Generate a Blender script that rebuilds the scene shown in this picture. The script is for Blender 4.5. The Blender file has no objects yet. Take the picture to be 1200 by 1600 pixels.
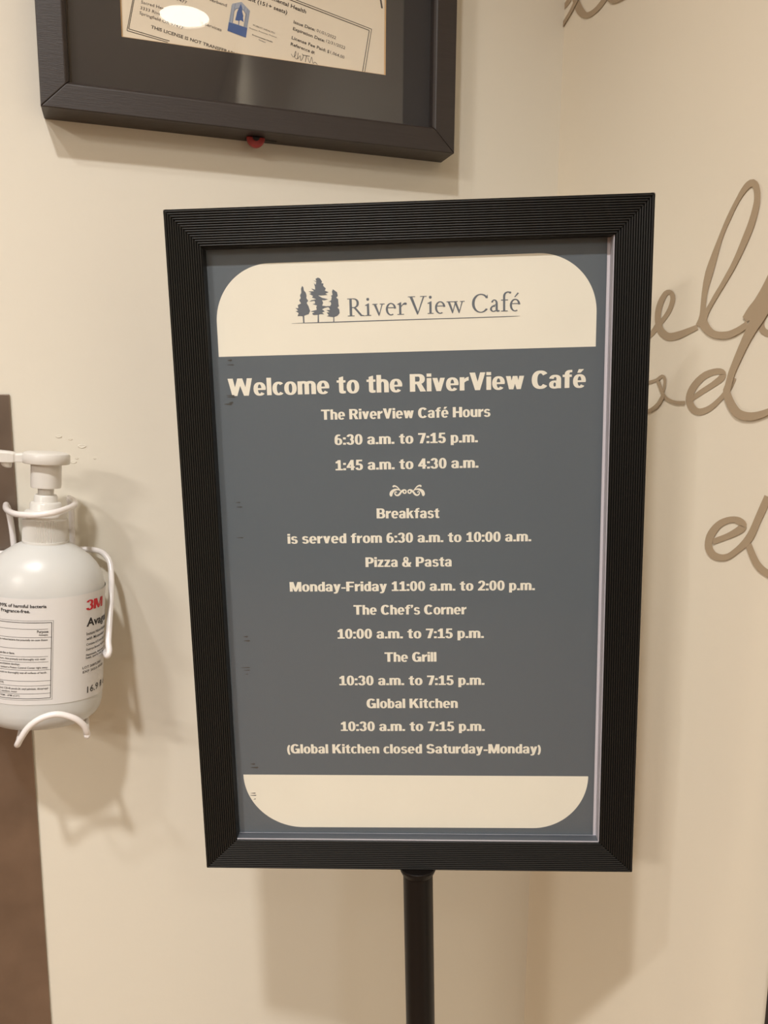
import bpy, math, random
from mathutils import Matrix, Vector
random.seed(7)
SC = bpy.context.scene
COL = SC.collection
R = math.radians

# ------------------------------------------------------------------ camera
cam_d = bpy.data.cameras.new('camera')
cam = bpy.data.objects.new('camera', cam_d); COL.objects.link(cam)
cam_d.sensor_fit = 'VERTICAL'; cam_d.sensor_height = 36.0
cam_d.lens = 1200.0 / 1600.0 * 36.0
cam_d.clip_start = 0.02
cam.matrix_world = Matrix(((0.947855, 0.041772, -0.315952, -0.413811),
                           (-0.318608, 0.148102, -0.936245, -0.700000),
                           (0.007684, 0.988089, 0.153689, 1.450000), (0, 0, 0, 1)))
SC.camera = cam

# ------------------------------------------------------------------ light and exposure
SC.view_settings.view_transform = 'Standard'
SC.view_settings.look = 'None'
SC.view_settings.gamma = 1.0
SC.view_settings.use_curve_mapping = False
SC.view_settings.exposure = -0.07
SC.cycles.max_bounces = 8
SC.cycles.diffuse_bounces = 5
SC.cycles.caustics_reflective = False
SC.cycles.caustics_refractive = False
world = bpy.data.worlds.new('world'); SC.world = world
world.use_nodes = True
world.node_tree.nodes['Background'].inputs[0].default_value = (1.0, 0.93, 0.82, 1)
world.node_tree.nodes['Background'].inputs[1].default_value = 0.1

CEIL = 2.62
KEYC = (1.0, 0.985, 0.97)
WARM = (1.0, 0.935, 0.85)
# downlights (the large ones are unseen, added for fill): x, y, watts, disc diameter, beam spread in degrees, colour
DOWNLIGHTS = [(-0.74, -1.03, 15.0, 0.10, 125, KEYC, 'brightest round downlight, nearest the sign'),
              (-1.10, -0.88, 5.0, 0.10, 125, KEYC, 'round downlight left of the brightest one, over the left wall'),
              (-0.18, -2.04, 3.0, 0.15, 120, WARM, 'wide round downlight close to the right wall behind the camera'),
              (-2.55, -2.20, 50.0, 0.55, 180, WARM, 'large round unseen fill light added in the middle of the room'),
              (-1.30, -3.20, 8.0, 0.55, 180, WARM, 'large round unseen fill light added in the back of the room'),
              (-3.10, -3.50, 18.0, 0.55, 180, WARM, 'large round unseen fill light added in the far back corner of the room')]

# ------------------------------------------------------------------ helpers
def srgb(r, g, b):
    f = lambda c: (c / 255 / 12.92) if c / 255 <= .04045 else ((c / 255 + .055) / 1.055) ** 2.4
    return (f(r), f(g), f(b), 1.0)

def mat(name, col, rough=.6, metal=0.0, spec=.5, noise=0.0, nscale=30.0, bump=0.0, bscale=200.0, stretch=(1, 1, 1), coat=0.0, sss=0.0):
    m = bpy.data.materials.new(name); m.use_nodes = True
    nt = m.node_tree; b = nt.nodes['Principled BSDF']
    b.inputs['Base Color'].default_value = col
    b.inputs['Roughness'].default_value = rough
    b.inputs['Metallic'].default_value = metal
    b.inputs['Specular IOR Level'].default_value = spec
    b.inputs['Coat Weight'].default_value = coat
    if sss:
        b.inputs['Subsurface Weight'].default_value = sss
        b.inputs['Subsurface Radius'].default_value = (.01, .009, .008)
        b.inputs['Subsurface Scale'].default_value = 1.0
    tc = nt.nodes.new('ShaderNodeTexCoord'); mp = nt.nodes.new('ShaderNodeMapping')
    nt.links.new(tc.outputs['Object'], mp.inputs['Vector'])
    mp.inputs['Scale'].default_value = stretch
    if noise:
        n = nt.nodes.new('ShaderNodeTexNoise'); n.inputs['Scale'].default_value = nscale; n.inputs['Detail'].default_value = 6
        nt.links.new(mp.outputs[0], n.inputs['Vector'])
        mx = nt.nodes.new('ShaderNodeMixRGB'); mx.inputs['Color1'].default_value = tuple(c * (1 - noise) for c in col[:3]) + (1,)
        mx.inputs['Color2'].default_value = tuple(min(1, c * (1 + noise)) for c in col[:3]) + (1,)
        nt.links.new(n.outputs['Fac'], mx.inputs['Fac']); nt.links.new(mx.outputs[0], b.inputs['Base Color'])
    if bump:
        n2 = nt.nodes.new('ShaderNodeTexNoise'); n2.inputs['Scale'].default_value = bscale; n2.inputs['Detail'].default_value = 4
        nt.links.new(mp.outputs[0], n2.inputs['Vector'])
        bp = nt.nodes.new('ShaderNodeBump'); bp.inputs['Strength'].default_value = bump; bp.inputs['Distance'].default_value = .002
        nt.links.new(n2.outputs['Fac'], bp.inputs['Height']); nt.links.new(bp.outputs[0], b.inputs['Normal'])
    return m

def clear_mat(name, rough, ior=1.45, tint=(1, 1, 1, 1), warp=0.0):
    m = bpy.data.materials.new(name); m.use_nodes = True; nt = m.node_tree; nt.nodes.clear()
    o = nt.nodes.new('ShaderNodeOutputMaterial'); t = nt.nodes.new('ShaderNodeBsdfTransparent'); g = nt.nodes.new('ShaderNodeBsdfGlossy')
    lw = nt.nodes.new('ShaderNodeLayerWeight'); lw.inputs['Blend'].default_value = .5
    pw = nt.nodes.new('ShaderNodeMath'); pw.operation = 'POWER'; pw.inputs[1].default_value = 5
    ml = nt.nodes.new('ShaderNodeMath'); ml.operation = 'MULTIPLY_ADD'; f0 = ((ior - 1) / (ior + 1)) ** 2; ml.inputs[1].default_value = 1 - f0; ml.inputs[2].default_value = f0
    mx = nt.nodes.new('ShaderNodeMixShader'); t.inputs[0].default_value = tint; g.inputs['Roughness'].default_value = rough
    nt.links.new(lw.outputs['Facing'], pw.inputs[0]); nt.links.new(pw.outputs[0], ml.inputs[0]); nt.links.new(ml.outputs[0], mx.inputs[0])
    nt.links.new(t.outputs[0], mx.inputs[1]); nt.links.new(g.outputs[0], mx.inputs[2]); nt.links.new(mx.outputs[0], o.inputs[0])
    if warp:
        tc = nt.nodes.new('ShaderNodeTexCoord'); mp = nt.nodes.new('ShaderNodeMapping'); mp.inputs['Scale'].default_value = (3, 28, 1)
        n2 = nt.nodes.new('ShaderNodeTexNoise'); n2.inputs['Scale'].default_value = 1.0
        bp = nt.nodes.new('ShaderNodeBump'); bp.inputs['Strength'].default_value = warp; bp.inputs['Distance'].default_value = .004
        nt.links.new(tc.outputs['Object'], mp.inputs[0]); nt.links.new(mp.outputs[0], n2.inputs[0]); nt.links.new(n2.outputs['Fac'], bp.inputs['Height']); nt.links.new(bp.outputs[0], g.inputs['Normal'])
    return m

class MB:
    def __init__(s): s.v = []; s.f = []
    def poly(s, pts, flip=False):
        i = len(s.v); s.v += [tuple(p) for p in pts]; idx = list(range(i, i + len(pts)))
        s.f.append(idx[::-1] if flip else idx)
    def box(s, a, b):
        x0, y0, z0 = a; x1, y1, z1 = b; i = len(s.v)
        s.v += [(x0, y0, z0), (x1, y0, z0), (x1, y1, z0), (x0, y1, z0), (x0, y0, z1), (x1, y0, z1), (x1, y1, z1), (x0, y1, z1)]
        for q in ((0, 3, 2, 1), (4, 5, 6, 7), (0, 1, 5, 4), (1, 2, 6, 5), (2, 3, 7, 6), (3, 0, 4, 7)): s.f.append([i + k for k in q])
    def prism(s, pts, z0, z1):                      # closed outline in xy, pushed from z0 to z1 (z local)
        n = len(pts); i = len(s.v)
        s.v += [(p[0], p[1], z0) for p in pts] + [(p[0], p[1], z1) for p in pts]
        s.f.append([i + k for k in range(n)][::-1]); s.f.append([i + n + k for k in range(n)])
        for k in range(n): s.f.append([i + k, i + (k + 1) % n, i + n + (k + 1) % n, i + n + k])
    def rings(s, rings, cap0=True, cap1=True):      # list of closed rings of equal length
        i = len(s.v); n = len(rings[0])
        for r in rings: s.v += [tuple(p) for p in r]
        for j in range(len(rings) - 1):
            for k in range(n):
                a = i + j * n + k; b = i + j * n + (k + 1) % n
                s.f.append([a, b, b + n, a + n])
        if cap0: s.f.append([i + k for k in range(n)][::-1])
        if cap1: s.f.append([i + (len(rings) - 1) * n + k for k in range(n)])
    def build(s, name, m, parent=None, smooth=False, bevel=0.0, M=None, sub=0):
        me = bpy.data.meshes.new(name); me.from_pydata(s.v, [], s.f); me.validate(); me.update()
        if M is not None: me.transform(M)
        me.materials.append(m)
        o = bpy.data.objects.new(name, me); COL.objects.link(o)
        if parent: o.parent = parent
        if smooth:
            for p in me.polygons: p.use_smooth = True
            me.set_sharp_from_angle(angle=R(38))
        if bevel:
            bm = o.modifiers.new('bevel', 'BEVEL'); bm.width = bevel; bm.segments = 3; bm.limit_method = 'ANGLE'; bm.angle_limit = R(40)
        if sub:
            sm = o.modifiers.new('sub', 'SUBSURF'); sm.levels = sub; sm.render_levels = sub
        return o

def smooth_path(P, k=6):
    P = [Vector(p) for p in P]; n = len(P); out = []
    for i in range(n - 1):
        p0 = P[max(i - 1, 0)]; p1 = P[i]; p2 = P[i + 1]; p3 = P[min(i + 2, n - 1)]
        for j in range(k):
            t = j / k
            out.append(.5 * ((2 * p1) + (-p0 + p2) * t + (2 * p0 - 5 * p1 + 4 * p2 - p3) * t * t + (-p0 + 3 * p1 - 3 * p2 + p3) * t ** 3))
    out.append(P[-1]); return out

def tube(mb, P, r, n=14, k=6):
    pts = smooth_path(P, k) if k else [Vector(p) for p in P]
    rings = []; up = None
    for i, p in enumerate(pts):
        d = (pts[min(i + 1, len(pts) - 1)] - pts[max(i - 1, 0)]).normalized()
        if up is None:
            up = Vector((0, 0, 1)) if abs(d.z) < .9 else Vector((1, 0, 0))
        a = (up - d * up.dot(d)).normalized(); up = a; b = d.cross(a)
        rr = r
        rings.append([p + (a * math.cos(2 * math.pi * q / n) + b * math.sin(2 * math.pi * q / n)) * rr for q in range(n)])
    # rounded ends
    d0 = (pts[0] - pts[1]).normalized(); d1 = (pts[-1] - pts[-2]).normalized()
    for e, d, ring in ((0, d0, rings[0]), (1, d1, rings[-1])):
        c = pts[0] if e == 0 else pts[-1]
        ex = [[c + (v - c) * math.cos(t) + d * r * math.sin(t) for v in ring] for t in (R(35), R(65), R(83))]
        if e == 0: rings = ex[::-1] + rings
        else: rings = rings + ex
    mb.rings(rings)

def lathe(prof, n=48, sy=1.0):                     # profile (r, z[, depth ratio]) -> rings
    out = []
    for p in prof:
        r, z = p[0], p[1]; q = p[2] if len(p) > 2 else sy
        out.append([(r * math.cos(2 * math.pi * k / n), q * r * math.sin(2 * math.pi * k / n), z) for k in range(n)])
    return out

def struct(o): o['kind'] = 'structure'; return o
def tag(o, label, cat, group=None):
    o['label'] = label; o['category'] = cat
    if group: o['group'] = group
    return o
def empty(name, loc):
    o = bpy.data.objects.new(name, None); COL.objects.link(o); o.location = loc; o.empty_display_size = .05; return o

# ------------------------------------------------------------------ lettering
def rect(x0, y0, x1, y1): return [[(x0, y0), (x1, y0), (x1, y1), (x0, y1)]]
def P(*p): return [list(p)]
def ring(cx, cy, rx, ry, tx, ty, a0=0, a1=360, pw=2.25):
    n = max(3, int(abs(a1 - a0) / 14)); out = []
    def pt(a, X, Y):
        c = math.cos(R(a)); s = math.sin(R(a))
        return (cx + X * math.copysign(abs(c) ** (2 / pw), c), cy + Y * math.copysign(abs(s) ** (2 / pw), s))
    for i in range(n):
        a = a0 + (a1 - a0) * i / n; b = a0 + (a1 - a0) * (i + 1) / n
        out.append([pt(a, rx, ry), pt(b, rx, ry), pt(b, rx - tx, ry - ty), pt(a, rx - tx, ry - ty)])
    return out
HEAVY = {
 'o': (60, ring(30, 37, 30, 39, 20, 12)),
 'e': (60, ring(30, 37, 30, 39, 20, 12, 0, 318) + rect(14, 31, 59, 42)),
 'c': (52, ring(30, 37, 30, 39, 20, 12, 44, 316)),
 'a': (58, rect(35, 0, 56, 52) + ring(28, 50, 28, 26, 20, 12, 0, 170) + ring(26, 21, 26, 23, 19, 11)),
 's': (53, ring(27, 54, 25, 22, 18, 12, 15, 270) + ring(27, 22, 27, 24, 19, 12, -165, 90)),
 'r': (41, rect(0, 0, 21, 75) + P((12, 50), (21, 62), (30, 72), (42, 77), (42, 56), (32, 54), (21, 45))),
 'n': (58, rect(0, 0, 21, 75) + rect(37, 0, 58, 49) + ring(29, 48, 29, 28, 21, 14, 0, 150)),
 'h': (58, rect(0, 0, 21, 100) + rect(37, 0, 58, 49) + ring(29, 48, 29, 28, 21, 14, 0, 150)),
 'm': (89, rect(0, 0, 21, 75) + rect(34, 0, 55, 49) + ring(28, 48, 27, 28, 20, 13, 0, 150) + rect(68, 0, 89, 49) + ring(62, 48, 27, 28, 20, 13, 0, 150)),
 'u': (58, rect(37, 0, 58, 75) + rect(0, 26, 21, 75) + ring(29, 27, 29, 28, 21, 14, 180, 330)),
 'i': (21, rect(0, 0, 21, 75) + rect(0, 83, 21, 101)),
 'l': (21, rect(0, 0, 21, 100)),
 't': (42, P((11, 18), (31, 18), (31, 97), (11, 90)) + rect(0, 62, 42, 75) + P((11, 20), (12, 8), (18, 1), (28, -1), (42, 1), (42, 14), (34, 14), (31, 18))),
 'f': (43, rect(10, 0, 31, 77) + rect(0, 62, 42, 75) + ring(36, 76, 26, 25, 20, 13, 80, 180) + rect(36, 88, 44, 101)),
 'd': (57, ring(27, 37, 27, 39, 19, 12) + rect(36, 0, 57, 100)),
 'b': (57, rect(0, 0, 21, 100) + ring(30, 37, 27, 39, 19, 12)),
 'p': (57, rect(0, -23, 21, 75) + ring(30, 37, 27, 39, 19, 12)),
 'v': (59, P((0, 75), (22, 75), (39, 0), (19, 0)) + P((59, 75), (38, 75), (20, 0), (39, 0))),
 'w': (86, P((0, 75), (21, 75), (34, 0), (15, 0)) + P((33, 75), (53, 75), (34, 0), (17, 0)) + P((33, 75), (53, 75), (70, 0), (52, 0)) + P((65, 75), (86, 75), (70, 0), (52, 0))),
 'y': (59, P((0, 75), (22, 75), (39, 4), (20, 0)) + P((38, 75), (59, 75), (36, -8), (16, -8)) + P((37, -6), (28, -20), (14, -24), (3, -22), (3, -9), (12, -10), (18, -2))),
 'k': (61, rect(0, 0, 21, 100) + P((18, 28), (18, 46), (38, 75), (61, 75)) + P((26, 42), (40, 54), (63, 0), (40, 0))),
 'z': (51, rect(2, 61, 50, 75) + rect(0, 0, 51, 14) + P((0, 12), (24, 13), (50, 63), (26, 62))),
 'W': (121, P((0, 100), (24, 100), (42, 0), (20, 0)) + P((49, 100), (72, 100), (43, 0), (22, 0)) + P((49, 100), (72, 100), (100, 0), (79, 0)) + P((97, 100), (121, 100), (101, 0), (80, 0))),
 'T': (74, rect(0, 84, 74, 100) + rect(25, 0, 49, 100)),
 'R': (76, rect(0, 0, 24, 100) + rect(20, 85, 42, 100) + rect(20, 42, 42, 57) + ring(41, 71, 31, 29, 23, 15, -90, 90) + P((32, 46), (54, 46), (77, 0), (51, 0))),
 'P': (70, rect(0, 0, 24, 100) + rect(20, 85, 39, 100) + rect(20, 36, 39, 51) + ring(38, 68, 32, 32, 23, 15, -90, 90)),
 'B': (74, rect(0, 0, 24, 100) + rect(20, 86, 40, 100) + rect(20, 44, 40, 58) + rect(20, 0, 41, 15) + ring(39, 72, 30, 28, 22, 14, -90, 90) + ring(40, 29, 34, 29, 23, 15, -90, 90)),
 'V': (75, P((0, 100), (25, 100), (49, 0), (27, 0)) + P((75, 100), (52, 100), (28, 0), (49, 0))),
 'C': (77, ring(41, 50, 41, 52, 25, 16, 40, 320)),
 'G': (81, ring(41, 50, 41, 52, 25, 16, 42, 345) + rect(59, 0, 80, 50) + rect(43, 38, 80, 53)),
 'M': (96, rect(0, 0, 22, 100) + rect(74, 0, 96, 100) + P((0, 100), (30, 100), (57, 0), (40, 0)) + P((96, 100), (66, 100), (39, 0), (56, 0))),
 'F': (64, rect(0, 0, 24, 100) + rect(20, 84, 64, 100) + rect(20, 42, 58, 57)),
 'H': (78, rect(0, 0, 24, 100) + rect(54, 0, 78, 100) + rect(20, 42, 58, 58)),
 'K': (81, rect(0, 0, 24, 100) + P((22, 30), (22, 52), (50, 100), (78, 100)) + P((32, 48), (49, 63), (82, 0), (54, 0))),
 'S': (73, ring(36, 72, 33, 30, 22, 15, 15, 270) + ring(37, 28, 36, 30, 23, 16, -165, 90)),
 '0': (58, ring(29, 50, 29, 52, 20, 13)),
 '1': (56, rect(21, 0, 42, 100) + P((4, 68), (24, 70), (34, 100), (24, 100), (16, 90), (4, 84)) + rect(2, 0, 58, 14)),
 '2': (58, ring(29, 70, 28, 32, 20, 14, -35, 172) + P((0, 12), (26, 12), (56, 58), (36, 60)) + rect(0, 0, 57, 15)),
 '3': (58, ring(28, 73, 27, 29, 20, 13, -90, 170) + ring(28, 28, 29, 30, 20, 14, -170, 90)),
 '4': (62, rect(33, 0, 54, 100) + rect(0, 22, 62, 37) + P((0, 35), (20, 35), (42, 80), (42, 100), (34, 100))),
 '5': (58, rect(8, 85, 52, 100) + P((8, 100), (26, 100), (22, 50), (4, 47)) + ring(28, 31, 29, 33, 20, 14, -165, 135)),
 '6': (59, ring(29, 32, 29, 34, 20, 13) + ring(31, 50, 31, 52, 21, 13, 60, 200)),
 '7': (57, rect(0, 83, 57, 100) + P((34, 86), (57, 86), (34, 0), (11, 0))),
 ':': (20, rect(0, 0, 20, 20) + rect(0, 52, 20, 72)), '.': (20, rect(0, 0, 20, 20)), '-': (34, rect(0, 27, 34, 42)),
 '&': (80, ring(33, 75, 22, 27, 15, 11) + ring(30, 27, 30, 29, 20, 13) + P((14, 68), (32, 72), (78, 0), (52, 0)) + P((54, 22), (68, 48), (80, 44), (66, 12))),
 '\u2019': (20, P((0, 100), (20, 100), (20, 84), (9, 66), (2, 68), (8, 82), (0, 82))),
 '(': (24, ring(42, 38, 42, 66, 18, 10, 125, 235)), ')': (24, ring(-18, 38, 42, 66, 18, 10, -55, 55)),
}
HEAVY['\u00e9'] = (60, HEAVY['e'][1] + P((20, 84), (34, 84), (50, 104), (27, 104)))
SERIF = {
 'R': (92, rect(13, 0, 27, 100) + rect(2, 0, 40, 4.5) + rect(2, 95.5, 38, 100) + ring(35, 73, 31, 27, 13, 5.5, -90, 90) + rect(20, 46, 37, 51.5) + P((34, 49), (48, 49), (82, 7), (98, 3), (98, 0), (74, 0))),
 'i': (33, rect(10, 0, 22.5, 66) + P((0, 57), (0, 60), (22, 71), (22, 54)) + rect(0, 0, 33, 4.5) + ring(16, 92, 8, 8, 8, 8)),
 'v': (66, P((6, 64), (20, 64), (40, 8), (34, -2)) + P((52, 64), (58, 64), (38, -2), (34, 0)) + rect(0, 61, 28, 65.5) + rect(42, 61, 68, 65.5)),
 'e': (56, ring(29, 33, 29, 35, 12, 6, 5, 300, 2.0) + rect(8, 39, 55, 44)),
 'r': (52, rect(10, 0, 22.5, 66) + P((0, 57), (0, 60), (22, 71), (22, 54)) + rect(0, 0, 37, 4.5) + P((22, 50), (32, 62), (42, 68), (52, 66), (54, 58), (49, 54), (40, 56), (32, 54), (22, 42))),
 'V': (100, P((8, 100), (24, 100), (56, 12), (50, -3)) + P((84, 100), (92, 100), (54, -3), (50, 0)) + rect(0, 96, 40, 100) + rect(68, 96, 104, 100)),
 'w': (98, P((6, 64), (19, 64), (38, 8), (31, -2)) + P((47, 64), (53, 64), (35, -2), (31, 0)) + P((41, 64), (54, 64), (74, 8), (67, -2)) + P((84, 64), (90, 64), (71, -2), (67, 0)) + rect(0, 61, 62, 65.5) + rect(75, 61, 100, 65.5)),
 'C': (90, ring(49, 49, 49, 53, 15, 6, 35, 322, 2.0) + P((82, 76), (87, 76), (87, 98), (82, 90))),
 'a': (54, rect(32, 6, 44, 48) + ring(25, 45, 19, 23, 11, 6, 0, 160, 2.0) + ring(21, 16, 20, 17, 11, 6, 60, 320, 2.0) + P((34, 42), (34, 36), (14, 28), (8, 31)) + P((32, 10), (44, 10), (55, 6), (55, 2), (44, -2), (36, 2))),
 'f': (40, rect(11, 0, 23, 86) + rect(0, 60, 38, 65.5) + ring(38, 84, 27, 26, 12, 7, 70, 180, 2.0) + ring(50, 103, 6, 6, 6, 6) + rect(0, 0, 37, 4.5)),
}
SERIF['\u00e9'] = (56, SERIF['e'][1] + P((24, 78), (29, 76), (50, 98), (42, 102)))

def glyph_line(font, text, gap, space):
    polys = []; x = 0.0
    for ch in text:
        if ch == ' ': x += space; continue
        w, ps = font[ch]
        polys += [[(px + x, py) for px, py in q] for q in ps]; x += w + gap
    return polys, x - gap

def fit(polys, W, a, b, cap):                        # baseline from a to b, capital height cap
    ax, ay = a; bx, by = b; dx = (bx - ax) / W; dy = (by - ay) / W
    L = math.hypot(bx - ax, by - ay); nx = -(by - ay) / L * cap / 100; ny = (bx - ax) / L * cap / 100
    return [[(ax + dx * x + nx * y, ay + dy * x + ny * y) for x, y in q] for q in polys]

_fc = {}
def plain_line(text, bold=0.0):                      # Blender's own built-in font, as flat polygons, capital height 100
    key = (text, bold)
    if key in _fc: return _fc[key]
    c = bpy.data.curves.new('t', 'FONT'); c.body = text; c.size = 1; c.offset = bold; c.resolution_u = 2
    o = bpy.data.objects.new('t', c); COL.objects.link(o); bpy.context.view_layer.update()
    me = bpy.data.meshes.new_from_object(o)
    vs = [(v.co.x, v.co.y) for v in me.vertices]
    x0 = min(v[0] for v in vs); x1 = max(v[0] for v in vs)
    ps = [[((vs[i][0] - x0) * 144, vs[i][1] * 144) for i in p.vertices] for p in me.polygons]
    bpy.data.objects.remove(o); bpy.data.meshes.remove(me); bpy.data.curves.remove(c)
    _fc[key] = (ps, (x1 - x0) * 144); return _fc[key]

def lift(f, j, parent):                              # neighbouring pieces of print never lie in exactly one plane
    d = (j % 29) * 2e-6
    def g(x, y):
        p = Vector(f(x, y)); n = f.normal if hasattr(f, 'normal') else Vector((0, -1, 0))
        if callable(n): n = n(p)
        return tuple(p + n * d)
    return g

def letters(name, polys, m, parent, f):              # f maps a 2-D point to 3-D
    mb = MB()
    fn = f
    for j, q in enumerate(polys):
        f = lift(fn, j, parent)
        area = sum(q[i][0] * q[(i + 1) % len(q)][1] - q[(i + 1) % len(q)][0] * q[i][1] for i in range(len(q)))
        mb.poly([f(*p) for p in (q if area > 0 else q[::-1])])
    return mb.build(name, m, parent)

def stroke2(pts, k=5):                               # (x, y, width) -> polygons
    c = smooth_path([(p[0], p[1], p[2]) for p in pts], k); out = []; prev = None
    for i, p in enumerate(c):
        d = c[min(i + 1, len(c) - 1)] - c[max(i - 1, 0)]; L = math.hypot(d.x, d.y) or 1
        nx, ny = -d.y / L * p.z / 2, d.x / L * p.z / 2
        cur = ((p.x + nx, p.y + ny), (p.x - nx, p.y - ny))
        if prev: out.append([prev[1], cur[1], cur[0], prev[0]])
        prev = cur
    return out

# ------------------------------------------------------------------ measured outlines and text lines (millimetres in each object's own plane)
SIGN_LINES = [
    ('Welcome to the RiverView Café', [-122.69, 114.44], [117.92, 114.95], 11.67),
    ('The RiverView Café Hours', [-59.68, 97.13], [54.76, 96.98], 6.88),
    ('6:30 a.m. to 7:15 p.m.', [-51.05, 79.89], [46.45, 79.91], 6.95),
    ('1:45 a.m. to 4:30 a.m.', [-51.19, 62.37], [46.76, 62.61], 7.03),
    ('Breakfast', [-23.5, 28.44], [19.86, 28.17], 7.00),
    ('is served from 6:30 a.m. to 10:00 a.m.', [-86.44, 11.29], [82.91, 11.02], 6.89),
    ('Pizza & Pasta', [-32.15, -6.1], [28.18, -6.27], 6.97),
    ('Monday-Friday 11:00 a.m. to 2:00 p.m.', [-86.39, -23.38], [85.76, -23.82], 6.95),
    ('The Chef’s Corner', [-41.58, -40.69], [38.07, -40.93], 7.03),
    ('10:00 a.m. to 7:15 p.m.', [-53.7, -58.35], [50.34, -58.4], 7.10),
    ('The Grill', [-20.3, -75.83], [16.73, -75.78], 7.08),
    ('10:30 a.m. to 7:15 p.m.', [-53.54, -93.43], [50.77, -93.37], 7.16),
    ('Global Kitchen', [-34.08, -110.92], [31.65, -110.81], 7.13),
    ('10:30 a.m. to 7:15 p.m.', [-53.59, -128.57], [50.98, -128.45], 7.21),
    ('(Global Kitchen closed Saturday-Monday)', [-93.56, -146.17], [91.25, -145.67], 7.13),
    ('LOGO', [-39.68, 165.05], [74.17, 165.64], 11.55),
]
TOP_PANEL = [(-127.8, 140.46), (-127.81, 164.7), (-91.91, 200.63), (84.02, 201.82), (123.9, 161.79), (123.82, 141.44)]
UNDERLINE = [(-77.16, 161.54), (-37.21, 161.71), (1.56, 161.94), (43.8, 162.06), (74.2, 162.37)]
INK = [(-122.21, 138.42), (-118.71, 138.34), (-122.82, 135.45), (-117.57, 135.33), (-124.43, 114.91), (-118.26, 114.78), (-124.05, 113.82), (-117.88, 113.69), (-122.94, 110.12), (-119.4, 110.05), (-126.09, 109.11), (-120.35, 108.99), (-121.87, 41.12), (-118.26, 41.07), (-121.59, 37.95), (-117.07, 37.88), (-122.79, 16.09), (-117.33, 16.02), (-121.64, -56.39), (-117.93, -56.41), (-121.81, -59.51), (-116.69, -59.54), (-124.76, -79.8), (-117.74, -79.82), (-122.99, -81.75), (-117.84, -81.76), (-121.74, -84.68), (-119.4, -84.68), (-121.61, -154.61), (-117.78, -154.59), (-121.75, -157.41), (-115.53, -157.38), (-122.81, -177.89), (-118.48, -177.86), (-123.39, -179.7), (-118.09, -179.67), (-121.15, -183.04), (-118.71, -182.51)]
TREE_A = [(-69.15, 185.61), (-68.41, 184.56), (-68.14, 182.5), (-67.11, 181.44), (-66.48, 179.37), (-66.72, 177.66), (-65.54, 175.91), (-66.67, 174.57), (-65.5, 172.47), (-64.55, 169.34), (-65.52, 167.29), (-67.69, 166.66), (-69.34, 165.84), (-70.93, 166.23), (-73.09, 166.11), (-72.29, 168.17), (-74.21, 169.43), (-72.58, 169.73), (-74.3, 171.5), (-72.34, 171.27), (-72.61, 173.35), (-70.43, 174.32), (-71.59, 176.42), (-70.47, 177.76), (-70.93, 179.49), (-69.97, 181.18), (-70.04, 183.92)]
TREE_B = [(-58.58, 190.59), (-57.18, 190.04), (-55.84, 187.96), (-56.41, 186.95), (-55.0, 186.74), (-55.23, 185.21), (-53.52, 183.46), (-54.27, 182.11), (-51.65, 181.01), (-53.98, 180.22), (-52.59, 179.33), (-56.16, 179.08), (-58.83, 179.16), (-56.21, 177.54), (-52.16, 176.57), (-54.49, 175.95), (-56.27, 176.0), (-55.62, 174.27), (-56.39, 172.57), (-54.27, 172.17), (-52.15, 171.59), (-54.67, 170.97), (-56.48, 170.16), (-54.75, 168.73), (-56.55, 168.09), (-55.17, 166.85), (-57.66, 167.09), (-58.74, 166.77), (-62.33, 166.52), (-63.36, 167.58), (-61.54, 168.4), (-64.38, 168.99), (-60.06, 169.91), (-60.35, 171.64), (-59.78, 172.66), (-62.77, 173.77), (-60.97, 174.07), (-61.27, 175.79), (-64.85, 175.38), (-63.39, 176.2), (-60.16, 176.79), (-62.97, 177.9), (-62.22, 178.91), (-64.66, 180.35), (-63.21, 180.82), (-65.13, 181.9), (-61.39, 181.97), (-63.28, 183.73), (-60.64, 182.97), (-60.74, 185.03), (-61.38, 187.09), (-60.17, 186.03), (-59.75, 187.73), (-61.66, 188.98), (-59.56, 188.23), (-60.21, 189.78)]
TREE_C = [(-48.92, 182.82), (-47.53, 181.92), (-46.15, 180.86), (-45.69, 178.45), (-46.79, 177.46), (-45.58, 176.39), (-45.49, 173.65), (-45.19, 171.92), (-46.12, 170.91), (-45.08, 169.85), (-44.8, 167.43), (-46.28, 165.75), (-48.81, 164.78), (-51.3, 165.19), (-53.43, 165.59), (-52.16, 166.25), (-53.52, 168.01), (-51.56, 168.13), (-53.65, 169.57), (-51.15, 169.67), (-51.81, 171.07), (-53.56, 172.15), (-51.06, 172.08), (-50.31, 173.43), (-50.61, 174.82), (-52.04, 174.85), (-50.22, 175.84), (-49.79, 178.22), (-50.49, 178.58), (-49.22, 179.23), (-49.51, 181.3)]
TRUNKS = [(-69.67, 166.37), (-68.6, 166.34), (-68.61, 161.56), (-69.51, 161.58), (-59.52, 167.14), (-58.8, 167.12), (-58.76, 161.51), (-59.83, 161.54), (-49.16, 165.13), (-48.52, 165.12), (-48.57, 161.49), (-49.28, 161.51)]
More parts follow.
